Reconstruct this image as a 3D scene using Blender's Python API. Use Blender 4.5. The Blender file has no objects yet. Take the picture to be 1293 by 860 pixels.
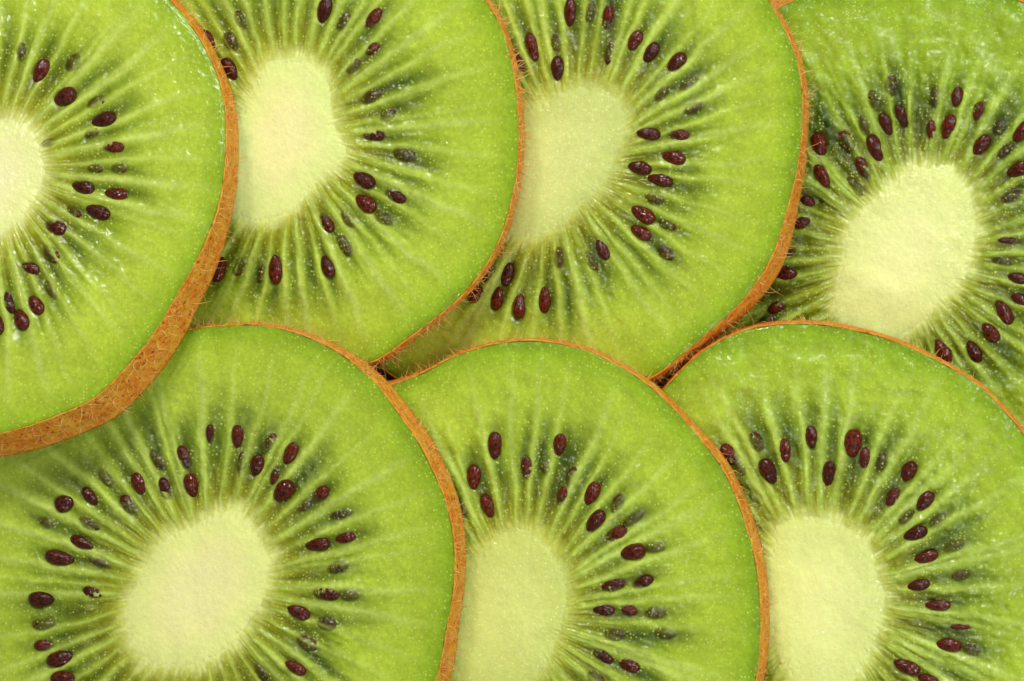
import bpy, math, random
import numpy as np
from mathutils import Matrix, Vector

# ------------------------------------------------------------------ scene, camera, world, lights
# one Blender unit is one centimetre
sc = bpy.context.scene
COL = sc.collection
sc.unit_settings.scale_length = 0.01
rng = np.random.default_rng(7)
random.seed(7)

CAM_Z = 31.0            # camera height above the table
REF = 30.0              # distance to the reference plane z = 1
KPX = 9.0 / 1293.0      # cm per photograph pixel on the reference plane

cam = bpy.data.cameras.new('camera')
cam.lens = 120.0
cam.sensor_width = 36.0
cam.clip_start = 0.5
cam.clip_end = 500.0
cam_ob = bpy.data.objects.new('camera', cam)
cam_ob.location = (0, 0, CAM_Z)
COL.objects.link(cam_ob)
sc.camera = cam_ob

world = bpy.data.worlds.new('World')
sc.world = world
world.use_nodes = True
bg = world.node_tree.nodes['Background']
bg.inputs['Color'].default_value = (1.0, 0.98, 0.94, 1)
bg.inputs['Strength'].default_value = 0.15


def area_light(name, loc, target, size, power, color):
    ld = bpy.data.lights.new(name, 'AREA')
    ld.shape = 'DISK'
    ld.size = size
    ld.energy = power
    ld.color = color
    o = bpy.data.objects.new(name, ld)
    o.location = loc
    d = Vector(target) - Vector(loc)
    o.rotation_euler = d.to_track_quat('-Z', 'Y').to_euler()
    COL.objects.link(o)
    return o


area_light('key_lamp', (-9, 19, 27), (0, 0, 1), 4.5, 2500, (1.0, 0.975, 0.93))
area_light('top_lamp', (0, 22, 27), (0, 0, 1), 4.5, 2500, (1.0, 0.98, 0.94))
area_light('side_lamp', (17, 11, 27), (0, 0, 1), 4.0, 1800, (1.0, 0.985, 0.95))
area_light('far_side_lamp', (18, 2, 26), (0, 0, 1), 4.0, 1300, (1.0, 0.985, 0.95))
area_light('low_lamp', (5, -21, 26), (0, 0, 1), 5.0, 1500, (1.0, 0.985, 0.95))

sc.view_settings.view_transform = 'Standard'
sc.view_settings.look = 'None'
sc.view_settings.gamma = 1.0
sc.view_settings.use_curve_mapping = False
sc.view_settings.exposure = 0.40
sc.cycles.use_denoising = True
sc.cycles.max_bounces = 8


# ------------------------------------------------------------------ helpers
def lin(r, g, b):
    c = np.array([r, g, b], float) / 255.0
    return np.where(c <= 0.04045, c / 12.92, ((c + 0.055) / 1.055) ** 2.4)


def sstep(a, b, x):
    t = np.clip((x - a) / (b - a), 0, 1)
    return t * t * (3 - 2 * t)


_tab = np.random.default_rng(11).random((64, 512, 512)).astype(np.float32)


def vnoise(u, v, seed, per=None):
    """smooth value noise, about -1..1; `per` makes it periodic in u"""
    T = _tab[seed % 64]
    iu = np.floor(u).astype(int)
    iv = np.floor(v).astype(int)
    fu = u - iu
    fv = v - iv
    fu = fu * fu * fu * (fu * (fu * 6 - 15) + 10)
    fv = fv * fv * fv * (fv * (fv * 6 - 15) + 10)
    m = per or 512
    a = T[iu % m, iv % 512]
    b = T[(iu + 1) % m, iv % 512]
    c = T[iu % m, (iv + 1) % 512]
    d = T[(iu + 1) % m, (iv + 1) % 512]
    return ((a * (1 - fu) + b * fu) * (1 - fv) + (c * (1 - fu) + d * fu) * fv) * 2 - 1


def fbm(u, v, seed, octs=3):
    s = 0
    amp = 1.0
    tot = 0
    for k in range(octs):
        s = s + amp * vnoise(u * 2 ** k + 17.3 * k, v * 2 ** k + 5.1 * k, seed + k)
        tot += amp
        amp *= 0.5
    return s / tot


def make_mesh(name, verts, quads=None, tris=None, smooth=True):
    me = bpy.data.meshes.new(name)
    verts = np.asarray(verts, np.float32)
    me.vertices.add(len(verts))
    me.vertices.foreach_set('co', verts.ravel())
    faces = []
    nq = 0 if quads is None else len(quads)
    nt = 0 if tris is None else len(tris)
    idx = []
    if nq:
        idx.append(np.asarray(quads, np.int32).ravel())
    if nt:
        idx.append(np.asarray(tris, np.int32).ravel())
    idx = np.concatenate(idx)
    me.loops.add(len(idx))
    me.loops.foreach_set('vertex_index', idx)
    starts = np.concatenate([np.arange(nq) * 4, nq * 4 + np.arange(nt) * 3]).astype(np.int32)
    me.polygons.add(nq + nt)
    me.polygons.foreach_set('loop_start', starts)
    me.polygons.foreach_set('use_smooth', np.full(nq + nt, smooth))
    me.update(calc_edges=True)
    me.validate()
    return me


def ring_quads(n_ring, n, flip=False):
    """quads joining n_ring successive closed rings of n vertices"""
    j = np.arange(n_ring - 1)[:, None]
    i = np.arange(n)[None, :]
    a = j * n + i
    b = j * n + (i + 1) % n
    c = (j + 1) * n + (i + 1) % n
    d = (j + 1) * n + i
    q = np.stack([a, d, c, b] if not flip else [a, b, c, d], -1).reshape(-1, 4)
    return q


def put(name, me, mat, parent=None, kind=None):
    o = bpy.data.objects.new(name, me)
    if mat is not None:
        me.materials.append(mat)
    if parent is not None:
        o.parent = parent
    if kind:
        o['kind'] = kind
    COL.objects.link(o)
    return o


def attr(me, name, data, kind='FLOAT'):
    a = me.attributes.new(name, kind, 'POINT')
    if kind == 'FLOAT_COLOR':
        d = np.ones((len(data), 4), np.float32)
        d[:, :3] = data
        a.data.foreach_set('color', d.ravel())
    else:
        a.data.foreach_set('value', np.asarray(data, np.float32).ravel())


# ------------------------------------------------------------------ materials
class NT:
    def __init__(self, name):
        self.m = bpy.data.materials.new(name)
        self.m.use_nodes = True
        self.t = self.m.node_tree
        self.p = self.t.nodes['Principled BSDF']

    def n(self, kind, **kw):
        nd = self.t.nodes.new(kind)
        for k, v in kw.items():
            if k.startswith('_'):
                setattr(nd, k[1:], v)
            else:
                key = int(k[1:]) if k[0] == 'i' and k[1:].isdigit() else k.replace('_', ' ')
                nd.inputs[key].default_value = v
        return nd

    def l(self, a, b):
        self.t.links.new(a, b)

    def math(self, op, a, b=None, clamp=False):
        nd = self.t.nodes.new('ShaderNodeMath')
        nd.operation = op
        nd.use_clamp = clamp
        for k, v in enumerate((a, b)):
            if v is None:
                continue
            if isinstance(v, (int, float)):
                nd.inputs[k].default_value = v
            else:
                self.l(v, nd.inputs[k])
        return nd.outputs[0]

    def ramp(self, x, lo, hi, a=0.0, b=1.0):
        nd = self.t.nodes.new('ShaderNodeMapRange')
        nd.interpolation_type = 'SMOOTHSTEP'
        nd.inputs['From Min'].default_value = lo
        nd.inputs['From Max'].default_value = hi
        nd.inputs['To Min'].default_value = a
        nd.inputs['To Max'].default_value = b
        self.l(x, nd.inputs['Value'])
        return nd.outputs[0]

    def mix(self, f, a, b, mode='MIX'):
        nd = self.t.nodes.new('ShaderNodeMix')
        nd.data_type = 'RGBA'
        nd.blend_type = mode
        for k, v in ((0, f), (6, a), (7, b)):
            if isinstance(v, (int, float)):
                nd.inputs[k].default_value = v
            elif isinstance(v, (tuple, list, np.ndarray)):
                nd.inputs[k].default_value = tuple(v)[:3] + (1,)
            else:
                self.l(v, nd.inputs[k])
        return nd.outputs[2]


def flesh_material(name, speck, sss, grain_amt, relief, cell_sparkle):
    g = NT(name)
    tc = g.n('ShaderNodeTexCoord').outputs['Object']
    tint = g.n('ShaderNodeAttribute', _attribute_name='tint').outputs['Color']
    wet = g.n('ShaderNodeAttribute', _attribute_name='wet').outputs['Fac']
    # pale pulp cells, and moist sparkle painted into the colour as light dots
    v1 = g.n('ShaderNodeTexVoronoi', Scale=34.0, Randomness=1.0)
    g.l(tc, v1.inputs['Vector'])
    n0 = g.n('ShaderNodeTexNoise', Scale=7.0, Detail=2.0)
    g.l(tc, n0.inputs['Vector'])
    sepc = g.n('ShaderNodeSeparateColor')
    g.l(v1.outputs['Color'], sepc.inputs[0])
    pick = g.math('MULTIPLY', g.ramp(sepc.outputs[0], 0.0, 0.60), g.ramp(n0.outputs['Fac'], 0.26, 0.52))
    dot = g.math('MULTIPLY', g.ramp(v1.outputs['Distance'], 0.14, 0.40, 1.0, 0.0), pick)
    n1 = g.n('ShaderNodeTexNoise', Scale=26.0, Detail=3.0, Roughness=0.6)
    g.l(tc, n1.inputs['Vector'])
    n3 = g.n('ShaderNodeTexNoise', Scale=4.5, Detail=3.0, Roughness=0.55)
    g.l(tc, n3.inputs['Vector'])
    grain = g.math('MULTIPLY', g.ramp(n1.outputs['Fac'], 0.25, 0.75, 1 - grain_amt, 1 + grain_amt), g.ramp(n3.outputs['Fac'], 0.3, 0.7, 1 - 0.6 * grain_amt, 1 + 0.6 * grain_amt))
    hs = g.n('ShaderNodeHueSaturation')
    g.l(tint, hs.inputs['Color'])
    g.l(grain, hs.inputs['Value'])
    dotc = g.math('MULTIPLY', dot, g.ramp(sepc.outputs[1], 0.0, 1.0, 0.25, 1.15), True)
    col = g.mix(g.math('MULTIPLY', dotc, speck), hs.outputs['Color'], cell_sparkle)
    g.l(col, g.p.inputs['Base Color'])
    g.p.inputs['Subsurface Weight'].default_value = sss
    g.p.inputs['Subsurface Radius'].default_value = (0.9, 1.0, 0.35)
    g.p.inputs['Subsurface Scale'].default_value = 0.035
    g.p.inputs['Roughness'].default_value = 0.45
    g.p.inputs['Specular IOR Level'].default_value = 0.12
    g.p.inputs['IOR'].default_value = 1.36
    g.l(g.math('ADD', wet, 0.25, True), g.p.inputs['Coat Weight'])
    g.p.inputs['Coat Roughness'].default_value = 0.05
    g.p.inputs['Coat IOR'].default_value = 1.46
    # relief: pulp grain under a wet film with small beads
    n2 = g.n('ShaderNodeTexNoise', Scale=20.0, Detail=3.0, Roughness=0.5)
    g.l(tc, n2.inputs['Vector'])
    h = g.math('MULTIPLY', n2.outputs['Fac'], g.math('ADD', 0.12, g.math('MULTIPLY', wet, 0.75)))
    hb = g.math('ADD', h, g.math('MULTIPLY', dot, 0.6))
    b = g.n('ShaderNodeBump', Strength=relief, Distance=0.010)
    g.l(h, b.inputs['Height'])
    g.l(b.outputs['Normal'], g.p.inputs['Normal'])
    b2 = g.n('ShaderNodeBump', Strength=relief, Distance=0.020)
    g.l(hb, b2.inputs['Height'])
    g.l(b2.outputs['Normal'], g.p.inputs['Coat Normal'])
    return g.m


M_FLESH = flesh_material('kiwi_flesh', 0.70, 0.18, 0.11, 1.0, (0.66, 0.78, 0.16))
M_CORE = flesh_material('kiwi_core', 0.60, 0.25, 0.04, 1.1, (0.96, 0.96, 0.50))


def skin_material():
    g = NT('kiwi_skin')
    tc = g.n('ShaderNodeTexCoord').outputs['Object']
    n1 = g.n('ShaderNodeTexNoise', Scale=7.0, Detail=5.0, Roughness=0.65)
    g.l(tc, n1.inputs['Vector'])
    n2 = g.n('ShaderNodeTexNoise', Scale=26.0, Detail=4.0, Roughness=0.7)
    g.l(tc, n2.inputs['Vector'])
    v = g.n('ShaderNodeTexVoronoi', Scale=11.0, Randomness=1.0)
    g.l(tc, v.inputs['Vector'])
    a = g.mix(g.ramp(n1.outputs['Fac'], 0.35, 0.65), lin(246, 180, 46), lin(240, 138, 18))
    a = g.mix(g.ramp(n2.outputs['Fac'], 0.52, 0.72), a, lin(238, 190, 104))
    a = g.mix(g.math('MULTIPLY', g.ramp(n2.outputs['Fac'], 0.47, 0.32), 0.8), a, lin(168, 70, 8))
    pit = g.math('MULTIPLY', g.ramp(v.outputs['Distance'], 0.06, 0.2, 1.0, 0.0), 0.75)
    a = g.mix(pit, a, lin(140, 54, 12))
    g.l(a, g.p.inputs['Base Color'])
    g.p.inputs['Roughness'].default_value = 0.62
    g.p.inputs['Subsurface Weight'].default_value = 0.0
    h = g.math('ADD', g.math('MULTIPLY', n1.outputs['Fac'], 1.0), g.math('MULTIPLY', n2.outputs['Fac'], 0.8))
    h = g.math('SUBTRACT', h, g.math('MULTIPLY', pit, 0.4))
    b = g.n('ShaderNodeBump', Strength=1.0, Distance=0.032)
    g.l(h, b.inputs['Height'])
    g.l(b.outputs['Normal'], g.p.inputs['Normal'])
    return g.m


M_SKIN = skin_material()


def hair_material():
    g = NT('kiwi_hair')
    at = g.n('ShaderNodeAttribute', _attribute_name='shade').outputs['Fac']
    g.l(g.mix(at, lin(224, 152, 56), lin(248, 212, 128)), g.p.inputs['Base Color'])
    g.p.inputs['Roughness'].default_value = 0.45
    g.p.inputs['Transmission Weight'].default_value = 0.0
    return g.m


M_HAIR = hair_material()


def seed_material():
    g = NT('kiwi_seed')
    tc = g.n('ShaderNodeTexCoord').outputs['Object']
    oi = g.n('ShaderNodeObjectInfo').outputs['Random']
    v = g.n('ShaderNodeTexVoronoi', Scale=4.2, Randomness=0.95)
    g.l(tc, v.inputs['Vector'])
    n = g.n('ShaderNodeTexNoise', Scale=2.2, Detail=3.0)
    g.l(tc, n.inputs['Vector'])
    a = g.mix(g.ramp(n.outputs['Fac'], 0.38, 0.66), lin(32, 7, 2), lin(64, 16, 4))
    a = g.mix(g.math('MULTIPLY', g.ramp(v.outputs['Distance'], 0.35, 0.7), 0.7), a, lin(112, 34, 6))
    hs = g.n('ShaderNodeHueSaturation')
    g.l(g.ramp(oi, 0, 1, 0.6, 1.25), hs.inputs['Value'])
    g.l(a, hs.inputs['Color'])
    g.l(hs.outputs['Color'], g.p.inputs['Base Color'])
    g.p.inputs['Roughness'].default_value = 0.5
    g.p.inputs['Specular IOR Level'].default_value = 0.08
    g.p.inputs['Coat Weight'].default_value = 0.95
    g.p.inputs['Coat IOR'].default_value = 1.42
    g.p.inputs['Coat Roughness'].default_value = 0.03
    b = g.n('ShaderNodeBump', Strength=1.0, Distance=0.0046)
    h = g.math('ADD', v.outputs['Distance'], g.math('MULTIPLY', n.outputs['Fac'], 0.6))
    g.l(h, b.inputs['Height'])
    g.l(b.outputs['Normal'], g.p.inputs['Normal'])
    g.l(b.outputs['Normal'], g.p.inputs['Coat Normal'])
    return g.m


M_SEED = seed_material()


def table_material():
    g = NT('table_top_paint')
    tc = g.n('ShaderNodeTexCoord').outputs['Object']
    n = g.n('ShaderNodeTexNoise', Scale=3.0, Detail=6.0)
    g.l(tc, n.inputs['Vector'])
    g.l(g.mix(n.outputs['Fac'], lin(168, 148, 112), lin(188, 168, 132)), g.p.inputs['Base Color'])
    g.p.inputs['Roughness'].default_value = 0.5
    b = g.n('ShaderNodeBump', Strength=0.4, Distance=0.02)
    g.l(n.outputs['Fac'], b.inputs['Height'])
    g.l(b.outputs['Normal'], g.p.inputs['Normal'])
    return g.m


# ------------------------------------------------------------------ slice data, measured on the photograph
THICK = 0.42
SX = 0.20            # every slice leans on the next one of its row
SLICES = [
    dict(key='A', c=(-20, 240), z=1.20, sx=0.20, sy=-0.15, wet=0.24,
         label='topmost kiwi slice with broad brown skin rim showing along its lower side',
         out=[(214, 0), (237, 26), (258, 59), (275.5, 98), (284, 139.5), (284.5, 185), (279, 244), (265, 290), (251, 322),
              (223, 371), (195, 419.5), (157, 465), (118.6, 503), (70, 524), (0, 547), (-90, 551), (-190, 520), (-280, 440),
              (-325, 330), (-330, 220), (-300, 100), (-240, 0), (-150, -80), (-40, -112), (70, -95), (150, -55)],
         core=[(-45, 143), (0, 149), (28, 153), (42, 167), (52, 188), (56, 209), (52, 237), (38, 258), (24, 279), (10, 293),
               (-20, 305), (-60, 295), (-90, 250), (-95, 200), (-80, 160)],
         band=[(46, 8), (30, 8), (10, 15), (-6, 20), (-17, 30), (-40, 40), (-52, 42), (-72, 36), (-86, 30), (-110, 24), (180, 10), (90, 6)],
         core_col=(250, 253, 179), tone=(1.06, 1.03, 1.05), hair=(0.35, 0.9)),
    dict(key='B', c=(345, 165), z=1.0, sx=0.20, sy=0.08, wet=0.6,
         label='kiwi slice in the upper row half under the broad-rimmed topmost slice',
         out=[(612, 0), (630, 28), (641, 59), (649, 98), (653, 139.5), (654.6, 181), (651, 223), (644, 258), (638, 281), (626, 312),
              (608, 343), (588, 367), (567, 388), (539.5, 409), (505, 433), (484, 451), (430, 468), (360, 477), (280, 470), (180, 440),
              (90, 370), (40, 270), (30, 170), (50, 60), (110, -50), (200, -120), (320, -150), (450, -130), (550, -75)],
         core=[(339, 75), (360, 71.5), (385, 73), (406, 82), (416, 105), (419, 139.5), (426, 167), (440, 192), (423, 216), (399, 230),
               (385, 251), (367, 272), (340, 284), (305, 282), (285, 255), (281, 200), (288, 155), (305, 140), (318, 118), (326, 92)],
         band=[(60, 5), (20, 6), (0, 8), (-20, 8), (-45, 6), (-60, 5), (-90, 4), (180, 4), (90, 4)],
         core_col=(244, 253, 169), tone=(1.0, 1.0, 1.0), hair=(1.0, 1.0)),
    dict(key='C', c=(700, 160), z=1.0, sx=0.20, sy=0.08, wet=0.75,
         label='kiwi slice between two others of the upper row, its core half covered',
         out=[(971, 0), (981, 21), (995, 45), (1006, 73), (1012.5, 112), (1013.5, 139.5), (1011, 181), (1006, 216), (997, 251), (985, 294),
              (971, 332), (957, 353), (939.5, 378), (915, 402), (894, 419.5), (870, 440), (845, 461), (821, 478), (780, 490), (700, 500),
              (610, 500), (500, 478), (420, 400), (385, 280), (380, 150), (410, 30), (480, -80), (590, -140), (720, -155), (850, -110), (930, -55)],
         core=[(739.5, 108), (760, 110), (781, 122), (792, 139.5), (790, 167), (774, 202), (764, 230), (753.5, 244), (732.5, 258), (712, 280),
               (690, 297), (665, 305), (640, 295), (618, 250), (622, 195), (645, 155), (670, 138), (690, 126), (715, 114)],
         band=[(60, 5), (25, 6), (0, 8), (-15, 12), (-30, 18), (-37, 21), (-45, 15), (-60, 12), (-70, 10), (-90, 6), (180, 4), (90, 4)],
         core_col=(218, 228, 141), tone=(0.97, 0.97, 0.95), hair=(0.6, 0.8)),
    dict(key='D', c=(1143, 318), z=0.93, sx=0.20, sy=0.08, wet=1.3,
         label='wet glossy kiwi slice at the end of the upper row, lying under its neighbour',
         out=[(1003, 0), (1070, -24), (1143, -31), (1215, -24), (1284, 0), (1370, 50), (1440, 130), (1485, 230), (1493, 330), (1470, 440), (1410, 550),
              (1310, 630), (1180, 668), (1050, 655), (930, 590), (840, 490), (797, 370), (797, 260), (835, 150), (910, 60)],
         core=[(1134, 223), (1155, 208), (1186, 209), (1214, 220), (1230, 244), (1233, 279), (1229, 325), (1211, 364), (1183, 385), (1165, 409),
               (1144, 428), (1110, 435), (1072, 420), (1048, 395), (1054, 367), (1061, 332), (1066, 300), (1075, 279), (1102.5, 251)],
         band=[(90, 5), (104, 9), (116, 22), (128, 14), (0, 5), (70, 5), (180, 5), (-90, 5)],
         core_col=(242, 248, 171), tone=(0.76, 0.83, 0.62), hair=(0.8, 0.8)),
    dict(key='E', c=(245, 745), z=1.0, sx=0.20, sy=0.08, wet=0.65,
         label='kiwi slice with a complete round pale core, tucked under the broad-rimmed topmost slice',
         out=[(235, 418), (262, 413), (287, 411), (322, 410), (350, 414), (381, 423), (409, 435), (444, 456), (461.6, 472), (479, 489), (496.5, 514),
              (517, 541.6), (531, 562), (543, 588), (560.5, 626), (571, 668), (574, 710), (571, 755), (562, 797), (552, 856), (515, 930),
              (450, 1010), (360, 1065), (245, 1085), (120, 1060), (10, 990), (-60, 890), (-90, 770), (-80, 640), (-30, 530), (50, 460), (150, 428)],
         core=[(244, 665), (279, 645), (300, 641), (316, 652), (329, 678), (344, 710), (337, 741), (316, 783), (296, 811), (275, 832), (223, 845),
               (188, 843), (164, 818), (156, 783), (170, 741), (185, 710), (206, 682)],
         band=[(100, 4), (90, 4), (65, 6), (45, 14), (32, 19), (15, 18), (0, 15), (-10, 17), (-25, 17), (-60, 10), (180, 4), (120, 4)],
         core_col=(250, 253, 169), tone=(1.0, 1.0, 1.0), hair=(0.7, 0.8), frost=0.42),
    dict(key='F', c=(630, 760), z=1.0, sx=0.20, sy=0.08, wet=0.8,
         label='middle kiwi slice of the lower row, its core half covered',
         out=[(511.6, 480.5), (539.5, 470), (574.4, 449), (600, 441), (621, 435), (652, 431), (691, 431), (718.6, 437), (750, 446), (778, 460),
              (806, 477), (827, 493), (854.6, 521), (879, 549), (900, 573), (922.6, 612), (939.5, 658), (950, 692.5), (957, 731), (960, 769),
              (959, 811), (955, 856), (930, 930), (880, 1005), (790, 1065), (680, 1095), (560, 1085), (440, 1030), (350, 940), (305, 830), (310, 710),
              (350, 600), (430, 520)],
         core=[(645, 669), (677, 672), (701, 699.5), (715, 724), (716, 755), (711.6, 783), (701, 811), (691, 839), (670, 867), (630, 880),
               (590, 870), (565, 820), (568, 760), (590, 718), (615, 688)],
         band=[(95, 4), (60, 5), (45, 7), (30, 12), (15, 13), (0, 12), (-15, 10), (-90, 6), (180, 4)],
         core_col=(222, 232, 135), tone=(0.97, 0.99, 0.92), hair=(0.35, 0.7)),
    dict(key='G', c=(1040, 770), z=1.10, sx=0.20, sy=0.08, wet=1.15,
         label='glossy kiwi slice at the end of the lower row, below the wettest slice',
         out=[(845, 486), (866, 461), (887, 444), (918.6, 425), (950, 414), (981, 410), (1023, 409), (1065, 414), (1088.6, 419.5), (1127, 430),
              (1165, 446), (1200, 465), (1235, 486), (1266.5, 517), (1293, 550), (1340, 620), (1372, 710), (1375, 810), (1340, 930), (1260, 1040),
              (1150, 1100), (1030, 1120), (900, 1090), (790, 1010), (720, 900), (700, 770), (725, 640), (780, 550)],
         core=[(985, 660), (1009, 652), (1051, 655), (1075.5, 667), (1096.5, 682), (1107, 706.5), (1110, 724), (1118, 769), (1108, 804), (1095, 832),
               (1085, 856), (1055, 884), (1020, 880), (997, 856), (985, 825), (973, 797), (968, 755), (969, 717), (974, 685)],
         band=[(90, 4), (60, 4), (40, 5), (0, 6), (-90, 5), (140, 4), (180, 4)],
         core_col=(238, 246, 161), tone=(0.90, 0.94, 0.82), hair=(0.3, 0.6)),
]
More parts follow.
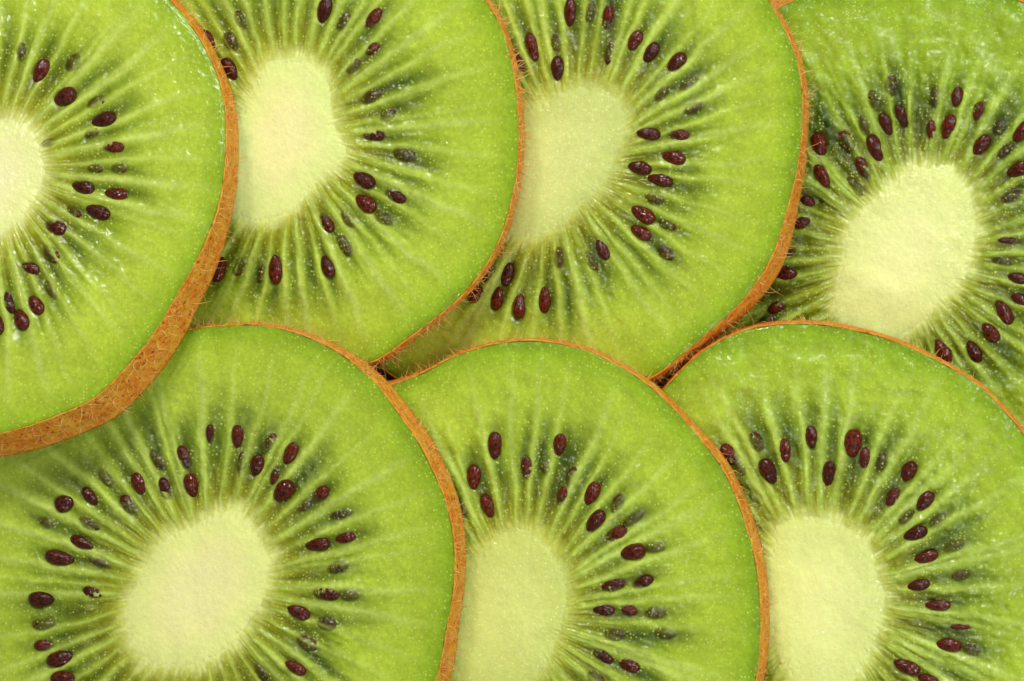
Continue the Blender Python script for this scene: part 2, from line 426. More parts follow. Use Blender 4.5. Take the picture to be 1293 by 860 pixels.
# seeds: x, y, strength (1 exposed .. 0.3 mostly buried), length px, width px, optional direction (image dx, dy)
SEEDS = {
    'A': [(51, 89, 1, 34, 21, .45, -1), (82, 122, 1, 33, 25, 1, -.45), (131, 151, 1, 35, 21, 1, -.3), (93, 79, .5, 26, 20), (122, 129, .5, 26, 16),
          (143, 185, .75, 30, 16, 1, .1), (116, 168, .55, 20, 12), (104, 236, 1, 32, 18, 1, .2), (146, 244, .95, 32, 17, 1, .1), (123, 267, 1, 34, 20, 1, .35),
          (93, 267, .5, 22, 12), (70, 287, .9, 30, 20, 1, .3), (27, 65, .5, 26, 14), (120, 212, .4, 22, 13), (150, 212, .3, 22, 14),
          (38, 338, .9, 26, 16, 1, .45), (26, 403, 1, 30, 21, .45, 1), (45, 385, 1, 28, 20, .6, 1), (65, 321, .5, 28, 18), (65, 366, .5, 28, 14),
          (11, 382, .8, 30, 15, .3, 1), (-4, 410, 1, 28, 20), (62, 180, .3, 20, 12)],
    'B': [(409, 13, 1, 34, 20, .3, -1), (471, 23, .9, 32, 17, .8, -1), (434, 27, .6, 26, 14), (470, 62, .75, 22, 14), (289, 87, 1, 32, 21, .6, 1),
          (261, 52, 1, 34, 21, .5, 1), (291, 52, .6, 28, 20), (470, 121, .6, 30, 18), (472, 171, .75, 30, 15), (511, 195, .5, 32, 20),
          (460, 227, 1, 32, 21, 1, .5), (461.5, 257, 1, 32, 22, 1, .75), (499, 248, .9, 30, 17, 1, .45), (412, 282, .9, 28, 18, .7, 1), (440, 276, .5, 26, 16),
          (484, 275, .45, 28, 18), (276, 340, 1, 34, 20, .25, -1), (348, 340, 1, 38, 21, .0, 1), (413, 336.5, .95, 32, 19, .45, 1), (303, 336, .4, 28, 14),
          (330, 345, .6, 26, 10), (436, 310, .6, 32, 16), (303, 25, .4, 26, 16), (446, 83, .4, 24, 13), (490, 146, .3, 24, 14), (250, 105, .4, 24, 14)],
    'C': [(719, 15, 1, 38, 18, 0, 1), (745, 16, .45, 28, 13), (767, 22, .85, 32, 16, .2, -1), (672, 59, 1, 38, 18, .25, 1), (704, 86, 1, 32, 19, 0, 1),
          (702, 54, .5, 24, 14), (802, 51, 1, 28, 19, .6, -1), (822, 66, 1, 30, 18, .7, -1), (854.5, 78, 1, 30, 20, .9, -.8), (870, 106, .6, 28, 14),
          (876, 136, .7, 28, 14), (771, 66, .5, 34, 14), (836, 118, .35, 24, 14), (819, 169, 1, 32, 17, 1, .1), (857, 170.5, .9, 28, 15, 1, .0),
          (850, 199, 1, 34, 19, 1, .2), (808, 212, 1, 32, 19, 1, .2), (833, 227, 1, 35, 17, 1, .2), (827, 250, .5, 26, 18), (812, 271, 1, 35, 21, 1, .6),
          (809, 294, 1, 30, 18, 1, .6), (842, 284, .45, 26, 14), (760.5, 315, 1, 30, 16, .55, 1), (706, 325, .7, 32, 12), (841, 319, .65, 26, 18),
          (640, 346, 1, 34, 17, -.25, 1), (627, 377, 1, 32, 18, -.2, 1), (655, 386, 1, 36, 19, -.05, 1), (687, 379, 1, 35, 17, 0, 1), (614, 344, .9, 30, 18),
          (655, 81, .9, 26, 18), (746, 330, .35, 30, 14), (600, 372, .8, 26, 18)],
    'D': [(1034.5, 182, 1, 32, 23, .3, 1), (1069, 179, .55, 34, 20), (1038, 222, 1, 34, 18, .6, 1), (1105, 187, 1, 38, 21, .4, 1), (1118.5, 157, 1, 33, 17, .4, 1),
          (1138.5, 146.5, 1, 32, 16, .35, 1), (1125, 108, .6, 28, 17), (1104, 127, .5, 28, 16), (1090, 213, .8, 34, 16), (1091, 158, .4, 26, 16),
          (1181, 122, .7, 30, 14), (1208.5, 122, 1, 26, 17, .2, -1), (1198, 161, 1, 36, 19, .25, -1), (1176, 165, .75, 28, 13), (1239, 183, 1, 32, 20, .7, -1),
          (1235, 140, .75, 26, 15), (1262, 161, .5, 24, 18), (1291, 166, 1, 34, 20), (1270, 190, .7, 28, 14), (1286, 214, 1, 32, 20, 1, -.4),
          (1019, 254, 1, 22, 14), (1012, 281, 1, 24, 16, 1, -.3), (992, 345, 1, 32, 20, 1, .05), (981, 388, .8, 26, 16), (994, 317, .75, 20, 14),
          (1274, 304, .85, 28, 10, 1, .05), (1266, 330, .6, 30, 12), (1285.5, 351.5, .9, 28, 16), (1289, 378, .85, 26, 16), (1268, 395, 1, 36, 20, .6, 1),
          (1251, 420, .95, 30, 20, .8, 1), (1230, 444, 1, 32, 19, .5, 1), (1190.5, 443, 1, 36, 21, .5, 1), (1277, 249, .7, 28, 16), (1080, 235, .4, 30, 12), (970, 405, .7, 24, 16)],
    'E': [(81, 636, 1, 27, 24, 1, -.4), (113, 627, .95, 28, 17, .8, 1), (174.5, 610.6, 1, 30, 19, .4, 1), (208.6, 617.5, .8, 32, 16), (240.7, 614, 1, 34, 20, .15, 1),
          (299.5, 551, 1, 30, 17, 0, 1), (265, 548, .75, 26, 12), (232, 577.5, .85, 32, 17), (199, 581, .6, 32, 16), (324, 588.6, 1, 30, 20, .2, -1),
          (366, 573, 1, 32, 18, .5, -1), (357.7, 620, 1, 34, 25, .8, -.8), (404, 624.5, .9, 28, 18, .9, -.8), (385, 640, .6, 20, 10), (400.5, 688, 1, 34, 18, 1, -.1),
          (436, 679.6, .9, 28, 15, 1, -.2), (428, 716, .7, 30, 17), (411, 750, .8, 36, 18), (441, 750, .55, 28, 18), (377, 773.5, 1, 32, 19, 1, .4),
          (413.5, 787, .7, 28, 19), (388, 812, .7, 30, 19), (372.6, 843.5, 1, 30, 17, 1, .6), (346.5, 600, .75, 26, 12), (430, 650, .6, 32, 12),
          (102.5, 685.5, 1, 36, 17, 1, .35), (75, 705, 1, 40, 22, 1, .2), (51.5, 757, 1, 36, 23, 1, .0), (117, 748, .8, 28, 15, 1, .3), (126, 710, .6, 34, 10, 1, .4),
          (113, 661, .7, 30, 15), (55, 815, .85, 28, 16, 1, -.1), (75, 832, 1, 38, 22, 1, -.3), (78.5, 857, 1, 36, 22, 1, -.1), (56, 788, .5, 34, 16),
          (162, 637, .5, 30, 18), (135, 604, .4, 28, 16), (340, 560, .5, 30, 14), (305, 585, .4, 30, 12), (330, 850, .4, 26, 14), (60, 660, .3, 26, 16)],
    'F': [(624.5, 562.5, 1, 36, 20, 0, 1), (706, 562, 1, 30, 18, .2, -1), (598, 602.5, 1, 34, 20, .0, 1), (615.6, 638.5, 1, 32, 18, .35, 1), (664.5, 591, .8, 30, 16, 0, 1),
          (747, 623, 1, 33, 20, .5, -1), (752, 657.5, 1, 34, 21, .8, -1), (710, 626, .75, 24, 14), (778, 674.5, .9, 32, 17, 1, -.5), (799.5, 697, 1, 34, 23, 1, -.2),
          (827, 691, .5, 28, 16), (774, 739.5, .8, 34, 16), (812, 735, .75, 30, 18), (762, 770.5, 1, 30, 15, 1, .05), (793.6, 771, .8, 24, 15),
          (828.5, 773.5, .7, 28, 16), (776, 802, .5, 28, 18), (761, 829, .8, 30, 15), (795, 841, .9, 28, 19), (689, 590, .6, 20, 12),
          (722, 602, .5, 28, 14), (780, 636, .6, 28, 16), (752, 856, .5, 26, 16), (800, 655, .4, 34, 14), (840, 800, .35, 30, 16), (585, 640, .5, 26, 16)],
    'G': [(970, 595, 1, 36, 23, .45, 1), (991, 569, .8, 32, 17, .1, 1), (1024, 552, 1, 30, 17, .05, 1), (1077, 560, 1, 38, 25, -.1, 1), (1046, 599, 1, 36, 18, -.15, 1),
          (920, 574, .9, 32, 22), (955, 558, .55, 28, 18), (1147, 595.5, 1, 30, 20, .6, -1), (1113, 584, .6, 28, 16), (1127, 628, .9, 28, 17, .5, -1),
          (1168, 632.6, 1, 30, 20, .8, -1), (1144, 652, .55, 26, 16), (1186, 657.5, .5, 28, 16), (1156, 674, 1, 33, 19, 1, -.35), (1169, 704, 1, 33, 17, 1, -.3),
          (1214, 725.5, .6, 26, 14), (1160, 739, 1, 30, 16, 1, -.2), (1184, 764.5, 1, 34, 15, 1, -.0), (1213, 792, .8, 28, 9, 1, .0), (1198, 815, 1, 34, 19, 1, .1),
          (1226, 821, .5, 24, 16), (1145, 842.5, 1, 36, 20, 1, .4), (1172, 859, 1, 30, 16, 1, .3), (1092, 578, .9, 28, 16), (935, 590, .5, 26, 14), (1205, 690, .35, 30, 14)],
}

NP = 720          # vertices round a slice
NQ = 22           # rings in the core
NS = 118          # rings in the flesh
NSEPT = 45


def px_to_plane(sl, px, py):
    """where the sight line through a photograph pixel meets the slice's cut face, in the face's own frame"""
    px = np.asarray(px, float)
    py = np.asarray(py, float)
    o = np.array([0, 0, CAM_Z])
    d = np.stack([(px - 646.5) * KPX, (430 - py) * KPX, np.full_like(px, -REF)], -1)
    t = ((sl['org'] - o) @ sl['n']) / (d @ sl['n'])
    P = o + d * t[..., None]
    L = (P - sl['org'])
    return np.stack([L @ sl['u'], L @ sl['v']], -1)


def setup(sl):
    n = np.array([-sl['sx'], -sl['sy'], 1.0])
    n /= np.linalg.norm(n)
    u = np.array([1.0, 0, sl['sx']])
    u /= np.linalg.norm(u)
    v = np.cross(n, u)
    s = (CAM_Z - sl['z']) / REF
    cx, cy = sl['c']
    sl['org'] = np.array([(cx - 646.5) * KPX * s, (430 - cy) * KPX * s, sl['z']])
    sl['n'], sl['u'], sl['v'] = n, u, v


def polar_outline(pts, c, sig):
    """radius against angle round c, smoothed; 1440 samples"""
    d = pts - c
    a = np.arctan2(d[:, 1], d[:, 0]) % (2 * np.pi)
    r = np.hypot(d[:, 0], d[:, 1])
    k = np.argsort(a)
    a, r = a[k], r[k]
    aa = np.concatenate([a - 2 * np.pi, a, a + 2 * np.pi])
    rr = np.tile(r, 3)
    N = 1440
    t = np.arange(N) / N * 2 * np.pi
    R = np.interp(t, aa, rr)
    f = np.fft.rfft(R)
    w = np.arange(len(f))
    f *= np.exp(-0.5 * (w * math.radians(sig)) ** 2)
    return t, np.fft.irfft(f, N)


def periodic(t, R, x):
    return np.interp(x % (2 * np.pi), np.append(t, 2 * np.pi), np.append(R, R[0]))


def angle_table(pairs):
    a = np.radians([p[0] for p in pairs]) % (2 * np.pi)
    v = np.array([p[1] for p in pairs], float)
    k = np.argsort(a)
    return np.concatenate([a[k] - 2 * np.pi, a[k], a[k] + 2 * np.pi]), np.tile(v[k], 3)


# ------------------------------------------------------------------ seed meshes (a few shapes shared by all)
def seed_mesh(k):
    r = np.random.default_rng(100 + k)
    nu, nv = 20, 12
    V = []
    for j in range(1, nv):
        th = math.pi * j / nv
        for i in range(nu):
            ph = 2 * math.pi * i / nu
            x = -math.cos(th)
            w = math.sin(th) ** 0.85 * (1 - 0.16 * x - 0.05 * x * x)
            V.append((x, w * math.cos(ph), w * math.sin(ph)))
    V = np.array(V)
    bump = 1 + 0.035 * vnoise(V[:, 0] * 4 + 9 * k, np.arctan2(V[:, 2], V[:, 1]) * 2 + 20, 3 + k)
    V[:, 1:] *= bump[:, None]
    n0 = len(V)
    V = np.vstack([V, [(-1.0, 0, 0), (1.03, 0, 0)]])
    q = ring_quads(nv - 1, nu, flip=False)
    tri = [(n0, (i + 1) % nu, i) for i in range(nu)][:]
    last = (nv - 2) * nu
    tri = [(n0, i, (i + 1) % nu) for i in range(nu)] + [(n0 + 1, last + (i + 1) % nu, last + i) for i in range(nu)]
    me = make_mesh('seed', V, q, np.array(tri))
    me.materials.append(M_SEED)
    return me


SEED_MESHES = [seed_mesh(k) for k in range(5)]


def build_slice(si, sl):
    setup(sl)
    r = np.random.default_rng(50 + si)
    base = bpy.data.objects.new('kiwi_slice', None)
    base.empty_display_size = 0.3
    Mx = Matrix(((sl['u'][0], sl['v'][0], sl['n'][0]), (sl['u'][1], sl['v'][1], sl['n'][1]), (sl['u'][2], sl['v'][2], sl['n'][2])))
    base.location = Vector(sl['org'] - sl['n'] * THICK)
    base.rotation_euler = Mx.to_euler()
    base['label'] = sl['label']
    base['category'] = 'kiwi slice'
    base['group'] = 'overlapping kiwi slices in two rows'
    COL.objects.link(base)
    ZT = THICK          # height of the cut face in the slice's frame

    out = px_to_plane(sl, *np.array(sl['out'], float).T)
    cpts = px_to_plane(sl, *np.array(sl['core'], float).T)
    cc = cpts.mean(0)
    to, Ro = polar_outline(out, np.zeros(2), 2.2)
    tcn, Rc = polar_outline(cpts, cc, 2.4)

    p = np.arange(NP) / NP
    phi = 2 * np.pi * p
    O = np.stack([np.cos(phi), np.sin(phi)], -1) * periodic(to, Ro, phi)[:, None]
    # core boundary points: half by angle, half by arc length, so the rays fan out from a long core
    cpoly = cc + np.stack([np.cos(tcn), np.sin(tcn)], -1) * Rc[:, None]
    seg = np.hypot(*(np.roll(cpoly, -1, 0) - cpoly).T)
    arc = np.concatenate([[0], np.cumsum(seg)])
    arc /= arc[-1]
    frac = 0.45 * np.append(tcn, 2 * np.pi) / (2 * np.pi) + 0.55 * arc
    psi = np.interp(p, frac, np.append(tcn, 2 * np.pi))
    C = cc + np.stack([np.cos(psi), np.sin(psi)], -1) * periodic(tcn, Rc, psi)[:, None]

    # ---------------- rings: core q 0..1, then flesh s 0..1
    q = np.linspace(0.03, 1, NQ)
    s = (np.arange(1, NS + 1) / NS)
    XYc = cc + (C - cc)[None] * q[:, None, None]
    XYs = C[None] + (O - C)[None] * s[:, None, None]
    XY = np.concatenate([XYc, XYs], 0)                       # (NR, NP, 2)
    S = np.concatenate([q - 1, s])[:, None] * np.ones((1, NP))  # negative inside the core
    P = np.ones((NQ + NS, 1)) * p[None]
    X, Y = XY[..., 0], XY[..., 1]
    circ = 2 * np.pi * np.hypot(X - cc[0], Y - cc[1])
    ox = 31.7 * si + 40
    SS = np.clip(S, 0, 1)

    # ---------------- seeds in this frame
    seeds = []
    for sd in SEEDS[sl['key']]:
        xy = px_to_plane(sl, np.array([sd[0]]), np.array([sd[1]]))[0]
        dd = np.hypot(XYs[..., 0] - xy[0], XYs[..., 1] - xy[1])
        j, i = np.unravel_index(np.argmin(dd), dd.shape)
        ray = O[i] - C[i]
        ang = math.atan2(ray[1], ray[0])
        if len(sd) > 5:
            d2 = np.array([[sd[0], sd[1]], [sd[0] + sd[5] * 5, sd[1] + sd[6] * 5]], float)
            w = px_to_plane(sl, d2[:, 0], d2[:, 1])
            a2 = math.atan2(w[1, 1] - w[0, 1], w[1, 0] - w[0, 0])
            if math.cos(a2 - ang) < 0:
                a2 += math.pi
            ang = a2
        else:
            ang += r.normal(0, 0.12)
        seeds.append(dict(xy=xy, p=p[i], s=s[j], k=sd[2], L=sd[3] * KPX * 0.93, W=sd[4] * KPX * 0.89, ang=ang))

    # ---------------- septa (pale rays), pushed off the seeds
    sp = (np.arange(NSEPT) + r.uniform(-0.22, 0.22, NSEPT)) / NSEPT
    for it in range(6):
        for k in range(NSEPT):
            for sd in seeds:
                dp = (sp[k] - sd['p'] + 0.5) % 1 - 0.5
                lim = 0.36 / NSEPT if sd['k'] > 0.8 else 0.22 / NSEPT
                if abs(dp) < lim:
                    sp[k] += (lim - abs(dp)) * (1 if dp >= 0 else -1) * 0.6
    sp = np.sort(sp % 1)
    dmin = np.full(S.shape, 9.0)
    swk = r.uniform(0.6, 1.25, NSEPT)
    sept_w = np.zeros(S.shape)
    sept_b = np.zeros(S.shape)
    for k in range(NSEPT):
        pk = sp[k] + 0.0022 * vnoise(SS * 5.0, np.full(S.shape, k * 3.7 + si * 11), 5) + 0.0010 * vnoise(SS * 16.0, np.full(S.shape, k * 2.3 + si * 5), 6)
        d = np.abs((P - pk + 0.5) % 1 - 0.5) * circ
        dmin = np.minimum(dmin, d)
        w = 0.020 * swk[k] * (0.75 + 1.1 * SS)
        prof = sstep(0.0, 0.10, S) * (1 - sstep(0.60, 1.02, S)) * min(swk[k], 1.1)
        sept_w = np.maximum(sept_w, np.exp(-(d / w) ** 2.4) * prof)
        sept_b = np.maximum(sept_b, np.exp(-(d / (2.4 * w)) ** 2) * prof)
    gap = 1 - np.exp(-(dmin / 0.045) ** 2)

    # ---------------- locules (dark gel chambers between the rays)
    lk = 0.5 + 0.5 * vnoise(P * NSEPT, np.full(S.shape, 3.0 + si), 8, per=NSEPT)
    e = 0.55 + 0.15 * vnoise(P * NSEPT, np.full(S.shape, 9.0 + si), 9, per=NSEPT)
    loc = gap * (0.55 + 0.45 * lk) * sstep(0.0, 0.20, S) * (1 - sstep(0, 1, (S - e + 0.24) / 0.34))
    dark = np.zeros(S.shape)
    pit = np.zeros(S.shape)
    crust = np.zeros(S.shape)
    for sd in seeds:
        ca, sa = math.cos(sd['ang']), math.sin(sd['ang'])
        ax = (X - sd['xy'][0]) * ca + (Y - sd['xy'][1]) * sa
        ay = -(X - sd['xy'][0]) * sa + (Y - sd['xy'][1]) * ca
        tail = np.where(ax > 0, 0.21, 0.11)
        g = np.exp(-(ax / tail) ** 2 - (ay / 0.070) ** 2)
        dark = np.maximum(dark, g * (0.9 if sd['k'] > .8 else 0.85))
        e2 = (ax / (sd['L'] * .5)) ** 2 + (ay / (sd['W'] * .5)) ** 2
        if sd['k'] > 0.94:
            pit = np.maximum(pit, np.exp(-np.maximum(e2 - 1, 0) * 1.4))
        sd['e2'] = e2
        crust = np.maximum(crust, (1 - sstep(0.6, 1.6, e2)) * min(1, 0.45 + 0.8 * sd['k']) * (1 if sd['k'] < 0.94 else 0))
    n_f = fbm(X * 26 + ox, Y * 26 + ox, 12, 3)
    n_m = fbm(X * 8 + ox, Y * 8 + ox, 16, 3)
    n_l = fbm(X * 1.6 + ox, Y * 1.6 + ox, 20, 3)
    fib = vnoise(P * 300, SS * 9 + si * 3, 24, per=300) * 0.6 + vnoise(P * 140, SS * 5 + si * 7, 25, per=140) * 0.6

    # ---------------- pigment
    def col(c):
        return lin(*c)

    def mix(a, b, f):
        return a + (b - a) * np.clip(f, 0, 1)[..., None]

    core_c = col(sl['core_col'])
    knots = [0.0, 0.10, 0.26, 0.46, 0.66, 0.86, 0.955, 1.0]
    cols = np.array([col(c) for c in [(188, 194, 86), (144, 148, 26), (132, 150, 24), (156, 182, 42), (175, 198, 62), (168, 194, 54), (148, 180, 38), (120, 154, 22)]])
    sw = np.clip(S + 0.035 * n_l + 0.012 * n_m, 0, 1)
    base_c = np.stack([np.interp(sw, knots, cols[:, k]) for k in range(3)], -1)
    c = base_c
    inner = 1 - sstep(0.10, 0.42, S)
    loc_c = mix(np.broadcast_to(col((56, 80, 6)), c.shape), col((100, 104, 8)), inner)
    c = mix(c, loc_c, np.clip(loc * 1.12, 0, 0.96))
    c = mix(c, col((60, 70, 8)), dark * gap ** 0.7 * (0.78 + 0.25 * n_m))
    c = mix(c, mix(np.broadcast_to(col((56, 28, 8)), c.shape), col((84, 78, 20)), sstep(-0.3, 0.65, n_f + 0.5 * n_m + 0.1)), crust * 0.92)
    frost = sstep(0.10, 0.55, 0.7 * vnoise(P * 160 , SS * 12 + si * 5, 27, per=160) + 0.4 * n_m + 0.5 * n_f) * sstep(0.08, 0.2, S) * (1 - sstep(0.42, 0.72, S))
    frost *= sl.get('frost', 0.22)
    c = mix(c, col((168, 184, 104)), frost * 0.6 * (1 - crust))
    c = mix(c, col((166, 192, 56)), sept_b * 0.55 * (1 - crust))
    c = mix(c, col((190, 210, 104)), sept_w * 0.62)
    c = c * (1 + 0.20 * fib * (1 - sstep(0.25, 0.95, S)) + 0.08 * n_m + 0.09 * n_l)[..., None]
    # core, with a fibrous border
    bord = S + 0.045 * fib * sstep(-0.12, 0, S) + 0.02 * n_m
    corew = 1 - sstep(-0.06, 0.075, bord)
    edge = sstep(-0.75, 0.0, S)
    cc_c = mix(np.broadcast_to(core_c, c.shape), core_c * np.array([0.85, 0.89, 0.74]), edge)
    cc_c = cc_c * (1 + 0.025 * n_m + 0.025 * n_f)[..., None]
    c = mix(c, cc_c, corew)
    tone = np.array(sl['tone'])
    c = c * (tone + (1 - tone) * 0.85 * corew[..., None])
    c = np.clip(c, 0.004, 0.9)

    # ---------------- relief of the cut face
    frost0 = frost
    wetf = sl['wet']
    fl = sstep(-0.02, 0.06, S)
    h = 0.002 * sept_w + 0.005 * sept_b - 0.012 * loc * fl - 0.008 * dark * fl
    h += fl * (1 - sstep(0.45, 0.8, S)) * (0.020 * (wetf - 0.3) * vnoise(P * 210, SS * 22 + si, 29, per=210) * gap + 0.007 * n_m + 0.006 * fib + 0.004 * n_f * wetf + 0.006 * fib * max(wetf - 0.6, 0))
    h += 0.0022 * n_f * (0.6 + 0.6 * fl) + 0.004 * n_m * wetf
    h += 0.018 * n_l
    h += 0.008 * frost0 * sl.get('frost', 0.22)
    h -= 0.012 * pit * sstep(0.0, 0.1, S)
    h -= 0.008 * sstep(0.965, 1.0, S) ** 2
    h += (0.03 + max(wetf - 0.6, 0)) * 0.040 * fbm(X * 6.5 + ox, Y * 6.5 + ox, 36, 2) * (0.3 + 0.7 * fl)
    # seeds lying under a torn membrane: the flesh clings to them and lets them through in patches
    memb = fbm(X * 34 + ox, Y * 34, 30, 2) * 0.85 + 0.45 * fbm(X * 16 + ox, Y * 16, 34, 1)
    for sd in seeds:
        k, e2 = sd['k'], sd['e2']
        ins = e2 < 1.5
        z0 = float(np.median(h[e2 < 1.0])) if (e2 < 1.0).any() else 0.0
        Hh = sd['W'] * 0.42
        if k > 0.94:
            zc = z0 + Hh * 0.14 - 0.004
        else:
            zc = z0 - Hh * (0.55 - 0.25 * k)
            zel = zc + Hh * np.sqrt(np.clip(1 - e2 * 0.92, 0.02, 1))
            bias = 0.95 if k < 0.72 else (-0.38 if k < 0.84 else -0.50)
            hm = zel + 0.012 * (memb + bias)
            w = 1 - sstep(0.75, 1.25, e2)
            h = np.where(ins, h + (hm - h) * w, h)
        sd['zc'] = ZT + zc
        sd['Hh'] = Hh
    Z = ZT + h

    # ---------------- flesh: a closed body
    n_r = NQ + NS
    V = np.concatenate([X[..., None], Y[..., None], Z[..., None]], -1)
    zrow = ZT + h
    bt_a, bt_v = angle_table(sl['band'])
    bpx = np.interp(phi, bt_a, bt_v) * 0.88 - 0.5
    fb = np.fft.rfft(bpx)
    fb *= np.exp(-0.5 * (np.arange(len(fb)) * math.radians(4)) ** 2)
    bpx = np.fft.irfft(fb, NP)
    rhat = np.stack([np.cos(phi), np.sin(phi)], -1)
    wpos = sl['org'][None] + O[:, :1] * sl['u'] + O[:, 1:] * sl['v']
    whr = rhat[:, :1] * sl['u'] + rhat[:, 1:] * sl['v']
    down = -sl['n'] * THICK
    # how far the bottom rim must stand out so that the skin shows as broadly as in the photograph
    shift = whr[:, :2] @ down[:2] + (wpos[:, :2] * whr[:, :2]).sum(1) * (down[2] / REF)
    off = bpx * KPX - shift
    side_v = np.array([0.25, 0.5, 0.75, 1.0])
    side = []
    rad = np.hypot(O[:, 0], O[:, 1])
    for v_ in side_v:
        rr = rad - 0.012 + off * v_
        side.append(np.stack([rhat[:, 0] * rr, rhat[:, 1] * rr, np.full(NP, ZT - 0.03 - (THICK - 0.06) * v_)], -1))
    bot = []
    for f in (0.8, 0.5, 0.2):
        rr = (rad - 0.012 + off) * f
        bot.append(np.stack([rhat[:, 0] * rr, rhat[:, 1] * rr, np.full(NP, 0.03) + 0.008 * vnoise(rhat[:, 0] * rr * 6 + ox, rhat[:, 1] * rr * 6 + ox, 33)], -1))
    allr = np.concatenate([V, np.array(side), np.array(bot)], 0)
    nr = len(allr)
    verts = np.concatenate([allr.reshape(-1, 3), [[cc[0], cc[1], Z[0].mean()]], [[0, 0, 0.03]]], 0)
    quads = ring_quads(nr, NP)
    i = np.arange(NP)
    t_top = np.stack([np.full(NP, nr * NP), i, (i + 1) % NP], -1)
    lb = (nr - 1) * NP
    t_bot = np.stack([np.full(NP, nr * NP + 1), lb + (i + 1) % NP, lb + i], -1)
    me = make_mesh('flesh', verts, quads, np.concatenate([t_top, t_bot]))
    rest = np.broadcast_to(c[-1], (nr - n_r, NP, 3))
    cols_v = np.concatenate([c.reshape(-1, 3), rest.reshape(-1, 3), c[0].mean(0)[None], c[-1].mean(0)[None]], 0)
    attr(me, 'tint', cols_v, 'FLOAT_COLOR')
    wet_v = wetf * (0.55 + 0.9 * np.clip(loc + dark * 0.6, 0, 1) * fl + 0.35 * n_l)
    wet_v = np.clip(wet_v * 1.25, 0.35, 1.6)
    wv = np.concatenate([wet_v.ravel(), np.full((nr - n_r) * NP + 2, 0.3)])
    attr(me, 'wet', wv)
    put('flesh', me, M_FLESH, base)

    # ---------------- core: the pale column, standing a hair proud of the flesh with a ragged edge
    rag = 1.0 + 0.05 * vnoise(p * 150, np.full(NP, 2.0 + si), 40, per=150) + 0.03 * vnoise(p * 60, np.full(NP, 5.0 + si), 41, per=60)
    kq = np.minimum(q[:, None] * (1 + (rag[None] - 1) * q[:, None] ** 8), 1.12)
    xyk = cc + (C - cc)[None] * kq[..., None]
    lift = 0.012 * (1 - q ** 10)[:, None] - 0.006 * (q ** 10)[:, None]
    zk = Z[:NQ] + lift
    zk[-3:] = np.minimum(zk[-3:], Z[NQ - 3:NQ] + 0.01)
    top = np.concatenate([xyk, zk[..., None]], -1)
    d1 = np.concatenate([xyk[-1], np.full((NP, 1), ZT - 0.10)], -1)
    d2 = np.concatenate([cc + (xyk[-1] - cc) * 0.5, np.full((NP, 1), ZT - 0.10)], -1)
    ra = np.concatenate([top, d1[None], d2[None]], 0)
    nrk = len(ra)
    verts = np.concatenate([ra.reshape(-1, 3), [[cc[0], cc[1], zk[0].mean()]], [[cc[0], cc[1], ZT - 0.10]]], 0)
    t_top = np.stack([np.full(NP, nrk * NP), i, (i + 1) % NP], -1)
    lb = (nrk - 1) * NP
    t_bot = np.stack([np.full(NP, nrk * NP + 1), lb + (i + 1) % NP, lb + i], -1)
    mk = make_mesh('core', verts, ring_quads(nrk, NP), np.concatenate([t_top, t_bot]))
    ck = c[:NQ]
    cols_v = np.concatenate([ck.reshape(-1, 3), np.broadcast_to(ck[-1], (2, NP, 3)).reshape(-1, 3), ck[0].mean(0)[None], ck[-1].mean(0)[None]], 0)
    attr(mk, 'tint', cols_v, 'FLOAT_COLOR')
    attr(mk, 'wet', np.concatenate([np.clip(wet_v[:NQ].ravel() * 1.1, 0.6, 1.2), np.full(2 * NP + 2, 0.2)]))
    put('core', mk, M_CORE, base)

    # ---------------- skin: a thin peel round the rim
    zr = Z[-1]
    prof = []
    rim = 0.006 * vnoise(p * 200, np.full(NP, 1.0 + si), 44, per=200) + 0.006 * vnoise(p * 70, np.full(NP, 3.0 + si), 45, per=70) - 0.008 * np.maximum(vnoise(p * 44, np.full(NP, 6.0 + si), 48, per=44) - 0.35, 0)
    th = 0.009
    prof.append((rad - 0.008, zr - 0.03))
    prof.append((rad - 0.002 + rim * 0.5, zr + 0.006 + rim))
    prof.append((rad + th * 0.6 + rim, zr + 0.008 + rim * 1.5))
    prof.append((rad + th + rim, zr - 0.006))
    nside = 12
    for jv in range(1, nside + 1):
        v_ = jv / nside
        dz = 0.016 * vnoise(p * 120, np.full(NP, v_ * 6 + si), 46, per=120) + 0.008 * vnoise(p * 240, np.full(NP, v_ * 11 + si), 47, per=240)
        prof.append((rad + th + off * v_ + dz * math.sin(math.pi * min(v_ + .15, 1)), zr * (1 - v_) + 0.0 * v_ - 0.006 * (1 - v_)))
    prof.append((rad + off - 0.010, np.full(NP, 0.004)))
    prof.append((rad + off * 0.6 - 0.010, zr * 0.4))
    rr = np.array([np.stack([rhat[:, 0] * a, rhat[:, 1] * a, b + np.zeros(NP)], -1) for a, b in prof])
    nrs = len(rr)
    vs = rr.reshape(-1, 3)
    qs = ring_quads(nrs, NP)
    clos = np.stack([(nrs - 1) * NP + i, i, (i + 1) % NP, (nrs - 1) * NP + (i + 1) % NP], -1)
    ms = make_mesh('skin', vs, np.concatenate([qs, clos]))
    skin = put('skin', ms, M_SKIN, base)

    # ---------------- hairs on the skin
    dens, length = sl['hair']
    nh = int(2600 * (0.35 + 0.65 * dens))
    HV, HT, HS = [], [], []
    nseg = 5
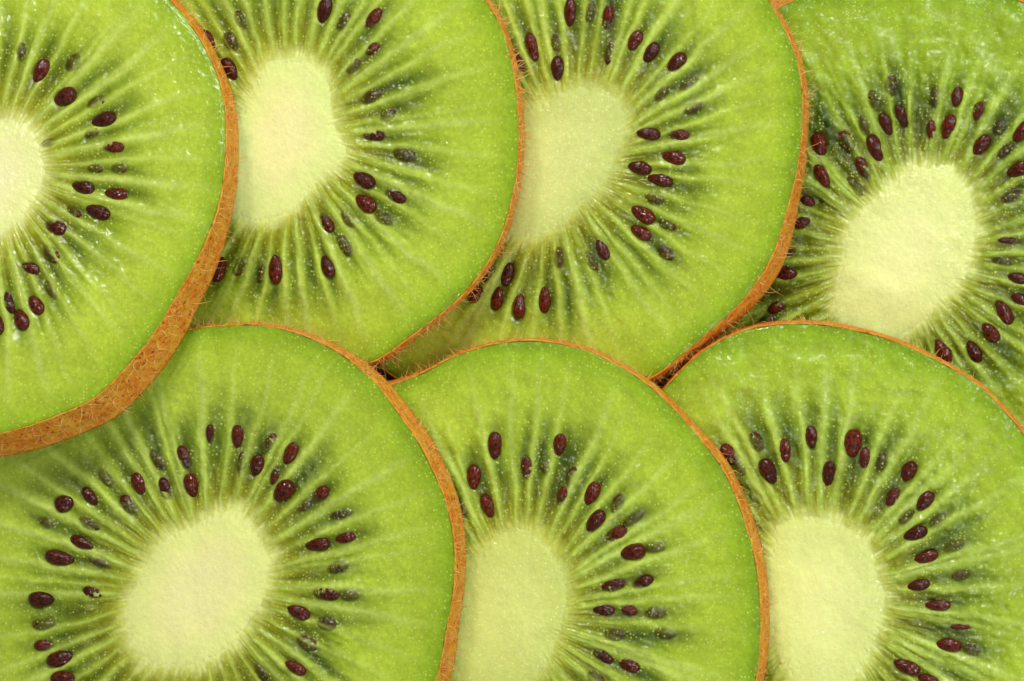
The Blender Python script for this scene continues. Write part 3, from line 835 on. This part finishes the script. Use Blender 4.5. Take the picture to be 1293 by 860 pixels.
    for k in range(nh):
        clump = 0.5 + 0.5 * float(vnoise(np.array([k * 0.37]), np.array([si * 3.0]), 50)[0])
        a = r.random() * 2 * math.pi
        den = 0.5 + 0.5 * float(vnoise(np.array([a * 9]), np.array([si * 7.0]), 51)[0])
        if r.random() > 0.25 + den:
            continue
        ii = int(a / (2 * math.pi) * NP) % NP
        lying = r.random() < 0.45
        v_ = r.random() ** (1.4 if lying else 1.0) * 0.95
        rho = rad[ii] + th + off[ii] * v_
        pos = np.array([math.cos(a) * rho, math.sin(a) * rho, zr[ii] * (1 - v_)])
        rad_d = np.array([math.cos(a), math.sin(a), 0])
        tan_d = np.array([-math.sin(a), math.cos(a), 0])
        L = (0.06 + 0.19 * r.random() ** 1.6) * length * 0.85
        wdt = r.uniform(0.0026, 0.0050)
        if lying:
            d = tan_d * r.normal(0, 1) + rad_d * 0.25 + np.array([0, 0, r.normal(0, 0.6)])
        else:
            d = rad_d * 1.0 + tan_d * r.normal(0, 0.45) + np.array([0, 0, r.normal(0.25, 0.45)])
        d /= np.linalg.norm(d)
        bend = r.normal(0, 0.9, 3) * 0.35
        pts = []
        cur = pos - rad_d * 0.006
        dd = d.copy()
        for g in range(nseg):
            pts.append(cur.copy())
            cur = cur + dd * L / (nseg - 1)
            dd = dd + bend
            dd /= np.linalg.norm(dd)
            if lying:
                # keep to the skin
                rc_ = math.hypot(cur[0], cur[1])
                vv = 1 - cur[2] / max(zr[ii], .01)
                want = rad[ii] + th + off[ii] * min(max(vv, 0), 1) + 0.006
                if rc_ < want:
                    cur[:2] *= want / rc_
        ref = np.cross(d, [0.3, 0.5, 0.8])
        ref /= np.linalg.norm(ref)
        b3 = len(HV)
        ref2 = np.cross(d, ref)
        for g, pt in enumerate(pts):
            wg = wdt * (1 - 0.85 * g / (nseg - 1))
            for m in range(3):
                an = 2 * math.pi * m / 3
                HV.append(pt + (ref * math.cos(an) + ref2 * math.sin(an)) * wg)
        sh = r.random()
        HS += [sh] * (3 * nseg)
        for g in range(nseg - 1):
            for m in range(3):
                HT.append((b3 + g * 3 + m, b3 + g * 3 + (m + 1) % 3, b3 + g * 3 + 3 + (m + 1) % 3, b3 + g * 3 + 3 + m))
    mh = make_mesh('hair', np.array(HV), np.array(HT))
    attr(mh, 'shade', np.array(HS))
    put('hair', mh, M_HAIR, skin, 'stuff')

    # ---------------- seeds
    for sd in seeds:
        o = bpy.data.objects.new('seed', SEED_MESHES[r.integers(5)])
        zc, Hh = sd['zc'], sd['Hh']
        o.scale = (sd['L'] * 0.52, sd['W'] * 0.52, Hh)
        o.location = (sd['xy'][0], sd['xy'][1], zc)
        o.rotation_euler = (r.normal(0, 0.15), r.normal(0, 0.10), sd['ang'] + math.pi)
        o.parent = base
        COL.objects.link(o)
    zmin = min((sl['org'] - sl['n'] * THICK + sl['u'] * (rhat[k_, 0] * (rad[k_] + off[k_])) + sl['v'] * (rhat[k_, 1] * (rad[k_] + off[k_])))[2] for k_ in range(0, NP, 8))
    return zmin


zlow = min(build_slice(k, s_) for k, s_ in enumerate(SLICES))
print('lowest point', zlow)

# ------------------------------------------------------------------ the table under the fruit
gx = np.linspace(-30, 30, 25)
xx, yy = np.meshgrid(gx, gx)
tv = np.stack([xx.ravel(), yy.ravel(), np.full(xx.size, zlow - 0.005)], -1)
ij = np.arange(24)[:, None] * 25 + np.arange(24)[None]
tq = np.stack([ij, ij + 1, ij + 26, ij + 25], -1).reshape(-1, 4)
put('table_surface', make_mesh('table_surface', tv, tq), table_material(), None, 'structure')
